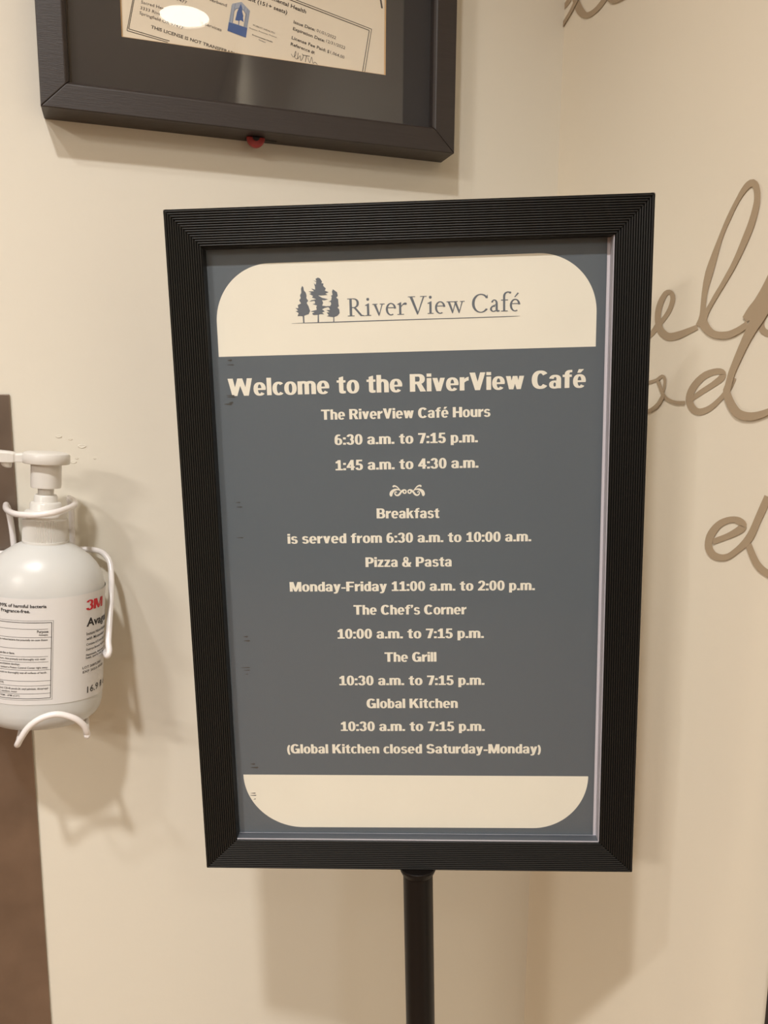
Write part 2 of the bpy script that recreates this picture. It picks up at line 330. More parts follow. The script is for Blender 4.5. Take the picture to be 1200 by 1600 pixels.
LICENSE_LINES = [
    ('97477', (-362.38, 1755.71), (-352.86, 1753.69), 2.23),
    ('verbend', (-335.17, 1758.99), (-321.41, 1756.57), 2.26),
    ('Sacred Hea', (-387.59, 1749.05), (-370.48, 1746.81), 2.21),
    ('d Services', (-342.54, 1740.92), (-325.94, 1737.63), 2.27),
    ('3333 River', (-388.38, 1744.8), (-371.61, 1742.24), 2.21),
    ('Springfield OR 97477', (-389.19, 1741.09), (-356.17, 1734.69), 2.22),
    ('*THIS LICENSE IS NOT TRANSFERABLE', (-380.9, 1732.05), (-312.95, 1720.68), 2.33),
    ('*Environmental Health', (-299.5, 1770.23), (-256.03, 1761.45), 2.86),
    ('*Restaurant (151+ seats)', (-319.63, 1767.06), (-271.98, 1758.57), 2.84),
    ('*Issue Date:', (-266.67, 1752.52), (-248.46, 1748.92), 2.35),
    ('01/01/2022', (-247.09, 1748.72), (-230.45, 1745.12), 2.38),
    ('*Expiration Date:', (-267.27, 1747.29), (-240.22, 1741.5), 2.36),
    ('12/31/2022', (-238.83, 1741.69), (-222.3, 1738.47), 2.40),
    ('*License Fee Paid:', (-268.42, 1740.16), (-239.3, 1734.13), 2.36),
    ('$1,064.00', (-238.02, 1733.8), (-223.04, 1730.79), 2.41),
    ('*Reference #:', (-269.29, 1735.21), (-248.69, 1731.0), 2.37),
    ('PUBLIC HEALTH', (-300.27, 1745.66), (-282.61, 1741.91), 1.16),
    ('Prevent. Promote. Protect.', (-303.34, 1743.05), (-280.52, 1739.03), 0.96),
    ('*Environmental Health', (-301.14, 1738.3), (-284.47, 1735.06), 0.97),
    ('Section', (-295.94, 1735.4), (-290.32, 1734.0), 0.97),
]
B_OUT = [(-392.17, 1757.02), (-393.62, 1750.41), (-398.91, 1727.73), (-368.36, 1723.56)]
B_IN = [(-390.98, 1757.21), (-392.67, 1750.55), (-397.57, 1729.17), (-366.85, 1724.71)]
R_OUT = [(-281.63, 1773.52), (-264.06, 1770.47), (-198.57, 1757.72), (-204.68, 1722.52)]
R_IN = [(-281.12, 1772.16), (-264.62, 1768.92), (-200.69, 1756.4), (-206.59, 1722.78)]
L_BODY = [(-316.87, 1759.52), (-309.32, 1762.07), (-302.49, 1756.43), (-304.99, 1743.17), (-319.88, 1745.47)]
L_BASE = [(-319.88, 1745.47), (-304.99, 1743.17), (-306.23, 1735.68), (-321.11, 1738.77)]
L_ARCH = [(-316.89, 1745.35), (-315.37, 1754.2), (-313.95, 1756.2), (-310.62, 1757.26), (-307.64, 1755.93), (-306.0, 1753.39), (-307.77, 1743.72)]
L_TREE = [(-309.83, 1760.6), (-308.81, 1757.42), (-308.87, 1754.63), (-308.02, 1751.97), (-308.36, 1750.24), (-307.82, 1746.96), (-310.21, 1748.29), (-311.31, 1747.57), (-311.81, 1743.86), (-312.23, 1743.8), (-312.03, 1747.46), (-314.74, 1747.62), (-313.76, 1751.11), (-313.1, 1753.99), (-311.53, 1757.01)]
L_STR = [(-317.19, 1758.37), (-318.97, 1745.88), (-314.16, 1760.22), (-315.35, 1755.32), (-306.37, 1758.91), (-307.34, 1755.97), (-304.59, 1757.51), (-306.55, 1743.79), (-303.39, 1756.57), (-305.59, 1743.65)]
SIG = [(-268.82, 1728.61), (-267.22, 1726.36), (-265.03, 1728.14), (-265.0, 1731.11), (-266.13, 1727.0), (-263.97, 1725.3), (-262.83, 1730.42), (-263.43, 1725.38), (-261.22, 1728.16), (-260.71, 1724.25), (-258.49, 1728.03), (-259.57, 1729.87)]
SIG2 = [(-259.03, 1728.95), (-253.0, 1728.77)]
SIG3 = [(-255.74, 1728.9), (-256.88, 1723.76)]
SIG4 = [(-254.66, 1727.55), (-253.04, 1723.78), (-251.35, 1728.49), (-250.28, 1723.64), (-248.61, 1724.86), (-246.41, 1723.15)]
TOPR = [(-191.08, 1784.78), (-189.28, 1775.5)]
WALL_SCRIPT = [
    '-1548,14947,-1502,14981 -1567,14957,-1521,14990 -1594,14972,-1547,15004 -1622,14989,-1571,15018 -1647,15008,-1590,15036 -1669,15028,-1609,15057 -1690,15045,-1631,15078 -1710,15061,-1659,15094 -1732,15077,-1686,15106 -1754,15096,-1710,15121 -1777,15117,-1731,15140 -1800,15140,-1750,15162 -1819,15165,-1766,15184 -1833,15191,-1778,15208 -1844,15219,-1786,15233 -1848,15245,-1789,15253 -1842,15270,-1785,15268 -1826,15292,-1779,15279 -1803,15310,-1773,15284 -1772,15322,-1769,15286 -1737,15324,-1761,15286 -1704,15314,-1752,15282 -1678,15293,-1736,15266 -1653,15266,-1719,15240 -1634,15238,-1705,15214 -1621,15210,-1696,15190 -1614,15182,-1689,15166 -1610,15155,-1686,15143 -1610,15130,-1686,15122 -1613,15105,-1690,15103 -1620,15081,-1697,15083 -1628,15053,-1708,15059 -1641,15023,-1722,15036 -1665,14992,-1737,15019 -1699,14965,-1758,15005 -1741,14942,-1782,14992 -1791,14927,-1804,14985 -1843,14923,-1828,14983 -1889,14927,-1862,14985 -1931,14933,-1899,14989 -1971,14942,-1936,14994 -2008,14953,-1974,15000 -2042,14963,-2011,15007 -2077,14974,-2048,15013 -2109,14983,-2084,15020 -2132,14990,-2108,15024',
    '-2148,15005,-2100,15028 -2163,15019,-2111,15043 -2184,15040,-2124,15064 -2200,15068,-2133,15086 -2202,15102,-2137,15111 -2198,15136,-2138,15144 -2196,15170,-2139,15179 -2198,15204,-2140,15215 -2202,15240,-2142,15253 -2209,15275,-2146,15290 -2220,15308,-2150,15328 -2232,15341,-2157,15364 -2245,15374,-2165,15400 -2255,15407,-2177,15433 -2265,15439,-2192,15466 -2276,15476,-2209,15501 -2289,15519,-2229,15542 -2302,15566,-2252,15585 -2318,15611,-2275,15629 -2338,15654,-2298,15672 -2361,15695,-2321,15715 -2386,15735,-2345,15755 -2410,15774,-2371,15794 -2435,15810,-2397,15831 -2460,15842,-2423,15864 -2486,15868,-2445,15894 -2511,15888,-2467,15919 -2534,15902,-2489,15939 -2553,15908,-2512,15952 -2566,15909,-2539,15959 -2565,15909,-2576,15953 -2563,15910,-2609,15930 -2573,15901,-2627,15905 -2582,15883,-2637,15878 -2588,15860,-2645,15850 -2592,15832,-2648,15818 -2591,15801,-2648,15783 -2584,15766,-2642,15745 -2573,15728,-2632,15704 -2560,15691,-2620,15665 -2547,15658,-2607,15631 -2532,15627,-2592,15599 -2513,15590,-2573,15562 -2491,15543,-2547,15517 -2465,15492,-2517,15467 -2438,15443,-2486,15420 -2412,15402,-2457,15379 -2384,15365,-2428,15342 -2356,15328,-2398,15306 -2327,15290,-2367,15269 -2296,15254,-2336,15233 -2268,15220,-2308,15200 -2246,15190,-2285,15171 -2226,15164,-2265,15146 -2207,15142,-2248,15122 -2186,15126,-2235,15100 -2164,15112,-2226,15082 -2145,15097,-2222,15067 -2133,15079,-2222,15056 -2127,15058,-2224,15051 -2134,15033,-2228,15045 -2151,15008,-2236,15032 -2176,14983,-2249,15015 -2204,14962,-2265,14998 -2234,14943,-2282,14984 -2269,14927,-2301,14971 -2309,14914,-2324,14962 -2353,14906,-2355,14956 -2399,14901,-2392,14953 -2442,14901,-2426,14953 -2480,14906,-2454,14955 -2514,14915,-2481,14961 -2546,14926,-2511,14969 -2583,14941,-2546,14981 -2618,14959,-2582,14997 -2643,14971,-2607,15008',
    '-2787,15328,-2905,15270 -2771,15302,-2891,15243 -2749,15264,-2869,15205 -2727,15229,-2846,15168 -2708,15200,-2824,15137 -2688,15174,-2800,15109 -2670,15151,-2776,15085 -2653,15133,-2753,15064 -2636,15119,-2730,15047 -2619,15102,-2705,15033 -2601,15081,-2672,15021 -2583,15057,-2636,15012 -2571,15040,-2611,15006',
    '-2754,15180,-2858,15125 -2730,15147,-2834,15092 -2696,15099,-2801,15046 -2667,15055,-2769,15003 -2647,15022,-2745,14974 -2633,14992,-2723,14950 -2618,14963,-2702,14925 -2602,14932,-2682,14898 -2587,14902,-2663,14871 -2572,14870,-2645,14842 -2555,14836,-2626,14810 -2539,14800,-2607,14776 -2523,14766,-2590,14743 -2509,14733,-2573,14712 -2495,14702,-2558,14682 -2482,14670,-2545,14653 -2472,14635,-2534,14621 -2463,14601,-2526,14589 -2456,14574,-2520,14560 -2448,14557,-2515,14541 -2441,14539,-2513,14533 -2443,14515,-2516,14524 -2455,14484,-2528,14502 -2473,14451,-2546,14476 -2495,14421,-2566,14451 -2519,14394,-2587,14429 -2547,14368,-2607,14411 -2583,14346,-2626,14399 -2624,14333,-2646,14392 -2664,14327,-2672,14387 -2700,14326,-2699,14384 -2735,14328,-2724,14384 -2768,14334,-2750,14386 -2800,14342,-2778,14390 -2837,14354,-2813,14398 -2874,14369,-2850,14408 -2899,14379,-2876,14416',
    '-2762,15079,-2806,15055 -2746,15060,-2792,15035 -2723,15032,-2775,15009 -2707,15001,-2766,14987 -2709,14970,-2768,14971 -2723,14941,-2775,14956 -2747,14915,-2784,14946 -2783,14898,-2801,14937 -2819,14888,-2830,14930 -2843,14882,-2852,14924',
    '-1528,14567,-1507,14592 -1550,14573,-1530,14598 -1580,14582,-1562,14606 -1610,14590,-1595,14614 -1638,14596,-1625,14619 -1667,14601,-1653,14624 -1696,14608,-1676,14630 -1723,14620,-1697,14640 -1743,14632,-1720,14652 -1754,14637,-1746,14661 -1755,14636,-1775,14655 -1761,14631,-1793,14642 -1767,14622,-1803,14626 -1771,14608,-1806,14608 -1771,14590,-1805,14588 -1770,14572,-1803,14569 -1768,14555,-1799,14551 -1765,14539,-1794,14533 -1770,14537,-1778,14519 -1777,14538,-1754,14530 -1767,14552,-1744,14546 -1757,14567,-1734,14562 -1748,14582,-1724,14576 -1740,14597,-1714,14592 -1735,14608,-1707,14602',
    '-1684,14608,-1715,14616 -1695,14592,-1727,14600 -1710,14569,-1746,14578 -1726,14546,-1764,14556 -1741,14524,-1779,14535 -1757,14503,-1794,14514 -1775,14484,-1809,14498 -1794,14470,-1821,14487 -1814,14460,-1834,14480 -1838,14451,-1853,14473 -1870,14442,-1882,14464 -1907,14433,-1916,14457 -1945,14426,-1949,14452 -1985,14425,-1983,14451 -2023,14427,-2019,14453 -2049,14428,-2045,14454',
    '-1764,14504,-1806,14491 -1752,14486,-1795,14472 -1734,14461,-1777,14446 -1715,14439,-1757,14421 -1695,14423,-1734,14401 -1674,14409,-1709,14384 -1651,14397,-1682,14370 -1626,14386,-1652,14358 -1600,14378,-1620,14347 -1579,14374,-1585,14341 -1562,14376,-1551,14343 -1541,14381,-1522,14350 -1525,14385,-1505,14355',
    '-2121,14455,-2092,14479 -2146,14467,-2114,14494 -2182,14484,-2147,14514 -2219,14502,-2184,14535 -2258,14520,-2223,14554 -2299,14539,-2264,14573 -2337,14557,-2301,14591 -2372,14573,-2332,14609 -2404,14589,-2359,14625 -2429,14605,-2376,14638 -2445,14624,-2384,14647 -2451,14644,-2386,14651 -2443,14667,-2388,14648 -2420,14684,-2389,14647 -2390,14693,-2382,14650 -2356,14695,-2365,14651 -2316,14692,-2335,14648 -2268,14684,-2297,14639 -2222,14671,-2262,14627 -2180,14650,-2230,14610 -2141,14625,-2199,14588 -2109,14598,-2173,14565 -2083,14571,-2153,14542 -2063,14542,-2138,14519 -2049,14513,-2129,14498 -2043,14486,-2125,14480 -2044,14459,-2126,14464 -2053,14434,-2131,14449 -2068,14409,-2140,14434 -2090,14386,-2153,14420 -2117,14367,-2167,14410 -2148,14355,-2179,14404 -2184,14348,-2192,14400 -2223,14349,-2209,14399 -2262,14359,-2236,14403 -2301,14373,-2269,14412 -2337,14391,-2301,14425 -2369,14412,-2331,14441 -2398,14436,-2361,14461 -2425,14459,-2389,14482 -2450,14478,-2413,14502 -2476,14498,-2433,14522 -2500,14523,-2450,14544 -2522,14556,-2466,14575 -2540,14592,-2481,14610 -2553,14616,-2491,14635',
    '-2453,13398,-2429,13436 -2474,13408,-2451,13445 -2505,13423,-2482,13459 -2538,13438,-2514,13474 -2570,13454,-2546,13489 -2605,13470,-2578,13506 -2638,13486,-2607,13523 -2670,13503,-2635,13542 -2702,13521,-2660,13560 -2728,13538,-2678,13575 -2747,13556,-2687,13584 -2759,13577,-2691,13587 -2759,13603,-2692,13582 -2743,13622,-2693,13582 -2721,13633,-2685,13587 -2696,13640,-2673,13591 -2669,13642,-2658,13594 -2639,13640,-2639,13595 -2606,13634,-2617,13591 -2570,13624,-2590,13583 -2532,13609,-2560,13569 -2495,13590,-2534,13554 -2462,13566,-2512,13535 -2433,13540,-2493,13513 -2410,13513,-2476,13491 -2391,13487,-2463,13470 -2377,13460,-2453,13451 -2368,13433,-2446,13432 -2364,13405,-2443,13412 -2364,13376,-2444,13394 -2372,13350,-2448,13379 -2389,13326,-2456,13366 -2412,13307,-2469,13355 -2441,13294,-2482,13347 -2474,13288,-2498,13343 -2508,13288,-2519,13341 -2540,13292,-2541,13342 -2570,13299,-2561,13345 -2599,13309,-2579,13351 -2629,13325,-2600,13360 -2658,13345,-2623,13375 -2686,13369,-2649,13396 -2714,13393,-2675,13419 -2743,13417,-2700,13443 -2773,13442,-2723,13469 -2799,13468,-2743,13493 -2819,13495,-2758,13515 -2835,13520,-2772,13537 -2848,13546,-2784,13560 -2859,13573,-2796,13584 -2868,13599,-2807,13609 -2878,13626,-2818,13636 -2890,13653,-2829,13664 -2903,13681,-2841,13693 -2916,13711,-2853,13723 -2932,13748,-2869,13761 -2949,13787,-2886,13800 -2960,13814,-2898,13828',
    '-2764,13453,-2817,13479 -2774,13435,-2828,13462 -2789,13410,-2844,13438 -2805,13386,-2860,13416 -2820,13365,-2874,13398 -2835,13346,-2888,13381 -2854,13327,-2903,13366 -2875,13311,-2920,13353 -2898,13297,-2938,13342 -2923,13286,-2956,13334 -2948,13279,-2975,13328 -2975,13274,-2994,13325 -3003,13273,-3012,13324 -3035,13278,-3035,13326 -3064,13285,-3061,13330 -3084,13290,-3080,13333',
    '28,17941,71,17968 15,17949,60,17977 -4,17959,42,17990 -29,17972,18,18004 -63,17986,-17,18018 -102,18002,-57,18034 -142,18020,-96,18051 -178,18040,-130,18072 -214,18062,-163,18096 -246,18083,-195,18118 -279,18103,-228,18139 -310,18123,-259,18158 -331,18137,-280,18172',
    '59,18116,103,18156 32,18116,78,18158 -7,18116,44,18161 -44,18119,13,18166 -76,18126,-15,18173 -104,18135,-43,18181 -123,18141,-62,18187',
    '-125,18167,-247,18125 -133,18147,-255,18107 -147,18117,-266,18081 -165,18084,-281,18053 -185,18048,-303,18023 -211,18009,-327,17991 -246,17969,-349,17966 -290,17931,-367,17946 -344,17895,-383,17930 -407,17867,-396,17920 -463,17854,-423,17910 -512,17850,-464,17904 -557,17850,-505,17902 -598,17854,-542,17904 -636,17862,-577,17912 -670,17871,-609,17920 -701,17883,-640,17930 -728,17896,-669,17941 -746,17905,-688,17949',
    '-705,17893,-735,17900 -726,17874,-757,17882 -759,17846,-785,17859 -802,17818,-807,17844 -847,17802,-832,17834 -886,17793,-867,17824 -920,17788,-900,17817 -951,17783,-929,17812 -979,17781,-955,17810 -998,17779,-973,17809',
]
SIGN_CEN = (-0.230266, -0.215382, 1.335880)
SIGN_UX = (0.930557, -0.364965, 0.029393)
SIGN_UY = (-0.032256, -0.001751, 0.999478)
SIGN_N = (-0.364723, -0.931020, -0.013402)

# ------------------------------------------------------------------ materials
M_WALL = mat('wall_paint', srgb(226, 221, 207), .55, noise=.015, nscale=6, bump=.12, bscale=60)
M_CEIL = mat('ceiling_paint', srgb(232, 226, 214), .9)
M_FLOOR = mat('floor_vinyl', srgb(150, 122, 96), .45, noise=.12, nscale=12)
M_WALLR = mat('script_wall_paint_lit', srgb(240, 231, 212), .55, noise=.015, nscale=6, bump=.12, bscale=60)  # paler copy of wall_paint, extra light on this wall put into the colour
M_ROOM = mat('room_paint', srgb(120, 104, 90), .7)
M_SCRIPT = mat('wall_vinyl', srgb(178, 158, 131), .5)
M_BLACK = mat('ribbed_black', srgb(23, 22, 20), .42, spec=.36)
M_POLE = mat('pole_black', srgb(20, 16, 14), .42, spec=.22)
M_POSTER = mat('poster_print', srgb(89, 98, 105), .75, noise=.06, nscale=900)
M_CREAM = mat('poster_cream', srgb(237, 233, 217), .7, noise=.035, nscale=22, stretch=(.6, 2.2, 1))  # stretched tone noise paints in the wavy sheen of the warped sheet
M_INK = mat('logo_ink', srgb(99, 106, 114), .7)
M_SMUDGE = mat('ink_marks', srgb(66, 66, 64), .8)
M_PAPERW = mat('backing_white', srgb(214, 209, 214), .6)
M_CLEAR = clear_mat('clear_cover', .12, 1.42, warp=.25)
M_LIPR = mat('cover_edge_pale', srgb(186, 183, 190), .45)
M_LIPB = mat('cover_edge_grey', srgb(84, 88, 94), .3)
M_WOOD = mat('dark_wood', srgb(50, 43, 40), .45, noise=.22, nscale=40, stretch=(1, 1, 14), bump=.1, bscale=120)
M_WOODH = mat('dark_wood_rail', srgb(50, 43, 40), .45, noise=.22, nscale=40, stretch=(1, 1, 14), bump=.1, bscale=120)
M_MAT = mat('mat_board', srgb(50, 47, 46), .85)
M_BEVEL = mat('mat_core', srgb(214, 178, 130), .8)
M_LPAPER = mat('licence_paper', srgb(240, 229, 208), .8, noise=.015, nscale=20)
M_LINK = mat('licence_ink', srgb(58, 53, 52), .8)
M_LGREY = mat('licence_grey', srgb(92, 85, 82), .8)
M_BLUE = mat('emblem_blue', srgb(72, 102, 160), .8)
M_BLUEG = mat('emblem_pale', srgb(168, 178, 194), .8)
M_BLUED = mat('emblem_line', srgb(104, 116, 142), .8)
M_GLASS = clear_mat('picture_glass', .01, 1.5)
M_RED = mat('red_plastic', srgb(150, 42, 40), .4)
M_HOLE = mat('black_plastic', srgb(22, 20, 20), .5)
M_BOTTLE = mat('bottle_plastic', srgb(206, 207, 205), .32, sss=.25, spec=.5)
M_LABEL = mat('bottle_label', srgb(218, 217, 216), .38)
M_LTXT = mat('label_ink', srgb(38, 36, 38), .5)
M_LRED = mat('label_red', srgb(196, 40, 52), .5)
M_PUMP = mat('pump_plastic', srgb(218, 216, 211), .3, spec=.5, sss=.1)
M_WIRE = mat('white_wire', srgb(235, 231, 230), .25, spec=.6)
M_PANEL = mat('brushed_metal', srgb(150, 136, 124), .34, metal=.85, noise=.42, nscale=24, stretch=(.8, 1, .7), bump=.05, bscale=60)  # colour noise stands in for blotchy reflections in the metal
M_TRIM = mat('dark_casing', srgb(40, 28, 26), .5, noise=.2, nscale=30)
M_METAL = mat('fixture_metal', srgb(225, 222, 215), .35, metal=.3)
M_BASEB = mat('baseboard_vinyl', srgb(70, 60, 54), .5)

# ------------------------------------------------------------------ setting
def slab(name, a, b, m, bevel=0):
    mb = MB(); mb.box(a, b); return struct(mb.build(name, m, bevel=bevel))
RX, RY = -4.2, -4.4
floor = slab('floor', (RX, RY, -.1), (.12, .12, 0), M_FLOOR)
ceiling = slab('ceiling', (RX, RY, CEIL), (.12, .12, CEIL + .1), M_CEIL)
wall_left = slab('wall_left', (RX, 0, 0), (0, .12, CEIL), M_WALL)
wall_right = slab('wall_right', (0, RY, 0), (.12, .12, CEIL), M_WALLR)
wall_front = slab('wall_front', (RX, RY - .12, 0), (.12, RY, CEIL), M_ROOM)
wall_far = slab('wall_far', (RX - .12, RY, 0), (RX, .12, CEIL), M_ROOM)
slab('baseboard_left', (RX, -.012, 0), (0, 0, .1), M_BASEB, .003)
slab('baseboard_right', (-.012, RY, 0), (0, -.45, .1), M_BASEB, .003)
slab('trim_1', (-.02, -.445, 0), (0, -.3455, 2.1), M_TRIM, .002)      # dark casing at the right edge of the view

# chipped spots in the paint of the left wall, small dents with a raised rim
for dx, dz, s in ((-.4662, 1.4115, 1.1), (-.4573, 1.4092, .7), (-.4485, 1.4031, 1.5), (-.4531, 1.3929, .6), (-.4560, 1.3900, 1.2), (-.4388, 1.3926, .5)):
    mb = MB(); mb.rings([[(dx + s * .0022 * a * math.cos(t), -.0002 - h, dz + s * .0011 * a * math.sin(t)) for t in [2 * math.pi * k / 10 for k in range(10)]] for a, h in ((1.1, 0), (.85, .0003), (.45, .00015))], cap0=False)
    mb.build('paint_chip', M_WALL, wall_left)

# script lettering stuck on the right wall
for si, s in enumerate(WALL_SCRIPT):
    q = [tuple(int(t) / 10000 for t in w.split(',')) for w in s.split()]
    mb = MB()
    for i in range(len(q) - 1):
        a, b = q[i], q[i + 1]; X = -.0004 - .0003 * (si % 4) - .000006 * i
        for tri in (((a[0], a[1]), (b[0], b[1]), (b[2], b[3])), ((a[0], a[1]), (b[2], b[3]), (a[2], a[3]))):
            ar = (tri[1][0] - tri[0][0]) * (tri[2][1] - tri[0][1]) - (tri[2][0] - tri[0][0]) * (tri[1][1] - tri[0][1])
            if abs(ar) > 1e-10: mb.poly([(X, y, z) for y, z in (tri if ar < 0 else tri[::-1])])
    mb.build('script_lettering', M_SCRIPT, wall_right)

# ------------------------------------------------------------------ ceiling lights
M_LENS = bpy.data.materials.new('lamp_lens'); M_LENS.use_nodes = True
_b = M_LENS.node_tree.nodes['Principled BSDF']; _b.inputs['Base Color'].default_value = (1, 1, 1, 1)
_b.inputs['Emission Color'].default_value = (1, .95, .87, 1); _b.inputs['Emission Strength'].default_value = 11
for x, y, w, d, spread, colr, lab in DOWNLIGHTS:
    t = empty('ceiling_light', (x, y, CEIL)); tag(t, lab, 'ceiling light', 'recessed downlights in the ceiling')
    r = d / 2; mb = MB()
    mb.rings([[(a * math.cos(k * math.pi / 24), a * math.sin(k * math.pi / 24), z) for k in range(48)] for a, z in ((r + .018, 0), (r + .018, -.004), (r + .002, -.008), (r + .001, -.002))], False, False)
    mb.build('ring', M_METAL, t, smooth=True)
    mb = MB(); mb.rings([[(r * math.cos(k * math.pi / 24), r * math.sin(k * math.pi / 24), z) for k in range(48)] for z in (0, -.003)])
    mb.build('lens', M_LENS, t)
    ld = bpy.data.lights.new('lamp', 'AREA'); ld.shape = 'DISK'; ld.size = d * .96; ld.energy = w; ld.color = colr; ld.spread = R(spread)
    lo = bpy.data.objects.new('lamp', ld); COL.objects.link(lo); lo.parent = t; lo.location = (0, 0, -.012)

# ------------------------------------------------------------------ brushed metal panel behind the bottle
mb = MB(); mb.box((-.86, -.0020, .02), (-.5015, -.0004, 1.4462))
panel = mb.build('metal_panel', M_PANEL, bevel=.0006)
tag(panel, 'brushed brownish metal wall panel behind the sanitizer bottle at the left edge', 'wall panel')

# ------------------------------------------------------------------ framed licence on the left wall
FX0, FX1, FZ0, FZ1 = -.4635, -.1240, 1.6615, 1.955
IX0, IX1, IZ0, IZ1 = -.4425, -.1450, 1.6820, 1.9345
cxf, czf = (FX0 + FX1) / 2, FZ0
lic = empty('picture_frame', (cxf, 0, czf))
tag(lic, 'dark wood framed licence with black mat hanging on the left wall above the sign', 'picture frame')
def L3(x, y, z): return (x - cxf, y, z - czf)
def rail(name, o0, o1, i0, i1, m, par):
    # outer edge o0->o1, inner edge i0->i1 ; profile: back, face, inner step
    mb = MB()
    prof = lambda o, i: [L3(o[0], 0, o[1]), L3(o[0], -.030, o[1]), L3(o[0] * .12 + i[0] * .88, -.030, o[1] * .12 + i[1] * .88), L3(i[0], -.0275, i[1]), L3(i[0], -.0205, i[1]), L3(i[0], 0, i[1])]
    mb.rings([prof(o0, i0), prof(o1, i1)])
    return mb.build(name, m, par, bevel=.0008)
rail('bottom_rail', (FX0, FZ0), (FX1, FZ0), (IX0, IZ0), (IX1, IZ0), M_WOODH, lic)
rail('top_rail', (FX1, FZ1), (FX0, FZ1), (IX1, IZ1), (IX0, IZ1), M_WOODH, lic)
rail('left_rail', (FX0, FZ1), (FX0, FZ0), (IX0, IZ1), (IX0, IZ0), M_WOOD, lic)
rail('right_rail', (FX1, FZ0), (FX1, FZ1), (IX1, IZ0), (IX1, IZ1), M_WOOD, lic)
OX0, OX1, OZ0, OZ1 = -.4031, -.1862, 1.7221, 1.895
mb = MB()                                               # mat board as four strips round its window
for a, b in (((IX0, IZ0), (IX1, OZ0)), ((IX0, OZ1), (IX1, IZ1)), ((IX0, OZ0), (OX0, OZ1)), ((OX1, OZ0), (IX1, OZ1))):
    mb.box(L3(a[0], -.0205, a[1]), L3(b[0], -.0191, b[1]))
mb.build('mat_board', M_MAT, lic)
mb = MB(); e = .0009                                    # pale bevelled core of the mat window
for p, q in (((OX0, OZ0), (OX1, OZ0)), ((OX1, OZ0), (OX1, OZ1)), ((OX1, OZ1), (OX0, OZ1)), ((OX0, OZ1), (OX0, OZ0))):
    ins = lambda v: (v[0] + (e if v[0] == OX0 else -e), v[1] + (e if v[1] == OZ0 else -e))
    a, b = ins(p), ins(q)
    mb.poly([L3(p[0], -.0206, p[1]), L3(q[0], -.0206, q[1]), L3(b[0], -.0191, b[1]), L3(a[0], -.0191, a[1])])
mb.build('mat_bevel', M_BEVEL, lic)
mb = MB(); mb.box(L3(IX0, -.0188, IZ0), L3(IX1, -.0182, IZ1)); paper = mb.build('licence', M_LPAPER, lic)
mb = MB(); mb.box(L3(IX0, -.0180, IZ0), L3(IX1, -.001, IZ1)); mb.build('backing_board', M_MAT, lic)
PY = -.01895
def pf(x, z): return L3(x / 1000, PY, z / 1000)
def pf2(x, z): return L3(x / 1000, PY - .00006, z / 1000)
def pf3(x, z): return L3(x / 1000, PY - .00012, z / 1000)
for t, a, b, cap in LICENSE_LINES:
    bold = t[0] == '*'; t2 = t.lstrip('*')
    ps, W = plain_line(t2, .018 if bold else .004)
    letters('lettering', fit(ps, W, a, b, cap), M_LINK if bold else M_LGREY, paper, pf)
def line_polys(pts, w): 
    out = []
    for i in range(len(pts) - 1): out += stroke2([(pts[i][0], pts[i][1], w), (pts[i + 1][0], pts[i + 1][1], w)], 1)
    return out
letters('border_line', line_polys(B_OUT, .5) + line_polys(B_IN, .5), M_LINK, paper, pf)
letters('border_line', line_polys(R_OUT, .5) + line_polys(R_IN, .6), M_LINK, paper, pf)
letters('border_line', line_polys(TOPR, 1.5), M_LINK, paper, pf)
letters('signature', stroke2([p + (.35,) for p in SIG]) + line_polys(SIG2, .45) + line_polys(SIG3, .45) + stroke2([p + (.35,) for p in SIG4]), M_LINK, paper, pf)
em = letters('emblem', [L_BODY], M_BLUEG, paper, pf)
letters('emblem_base', [L_BASE], M_BLUE, paper, pf2)
letters('emblem_arch', [L_ARCH], M_LPAPER, paper, pf2)
letters('emblem_arch', line_polys(L_ARCH, .45), M_BLUED, paper, pf3)
letters('emblem_tree', [L_TREE], M_BLUE, paper, pf3)
letters('emblem_stripes', [q for i in range(0, 10, 2) for q in line_polys(L_STR[i:i + 2], .25)], M_BLUED, paper, pf2)
mb = MB(); mb.box(L3(IX0, -.0235, IZ0), L3(IX1, -.0218, IZ1)); mb.build('glass', M_GLASS, lic)
mb = MB()                                               # half round red washer with a black middle under the frame
def half(r, y): return [(-.2988 - cxf + r * math.cos(t), y, -.0006 + r * math.sin(t)) for t in [math.pi + math.pi * k / 16 for k in range(17)]]
mb.rings([half(.0072, -.010), half(.0076, -.012), half(.0076, -.0150), half(.0068, -.016)])
mb.build('red_washer', M_RED, lic)['label'] = 'half round red washer under the frame'
mb = MB(); mb.rings([half(.0030, -.0155), half(.0030, -.0166)]); mb.build('screw_head', M_HOLE, lic)['label'] = 'black screw head'
mb = MB(); mb.box((-.3068 - cxf, -.0095, -.0006), (-.2800 - cxf, -.004, -.0001)); mb.build('security_plate', M_HOLE, lic, bevel=.0003)

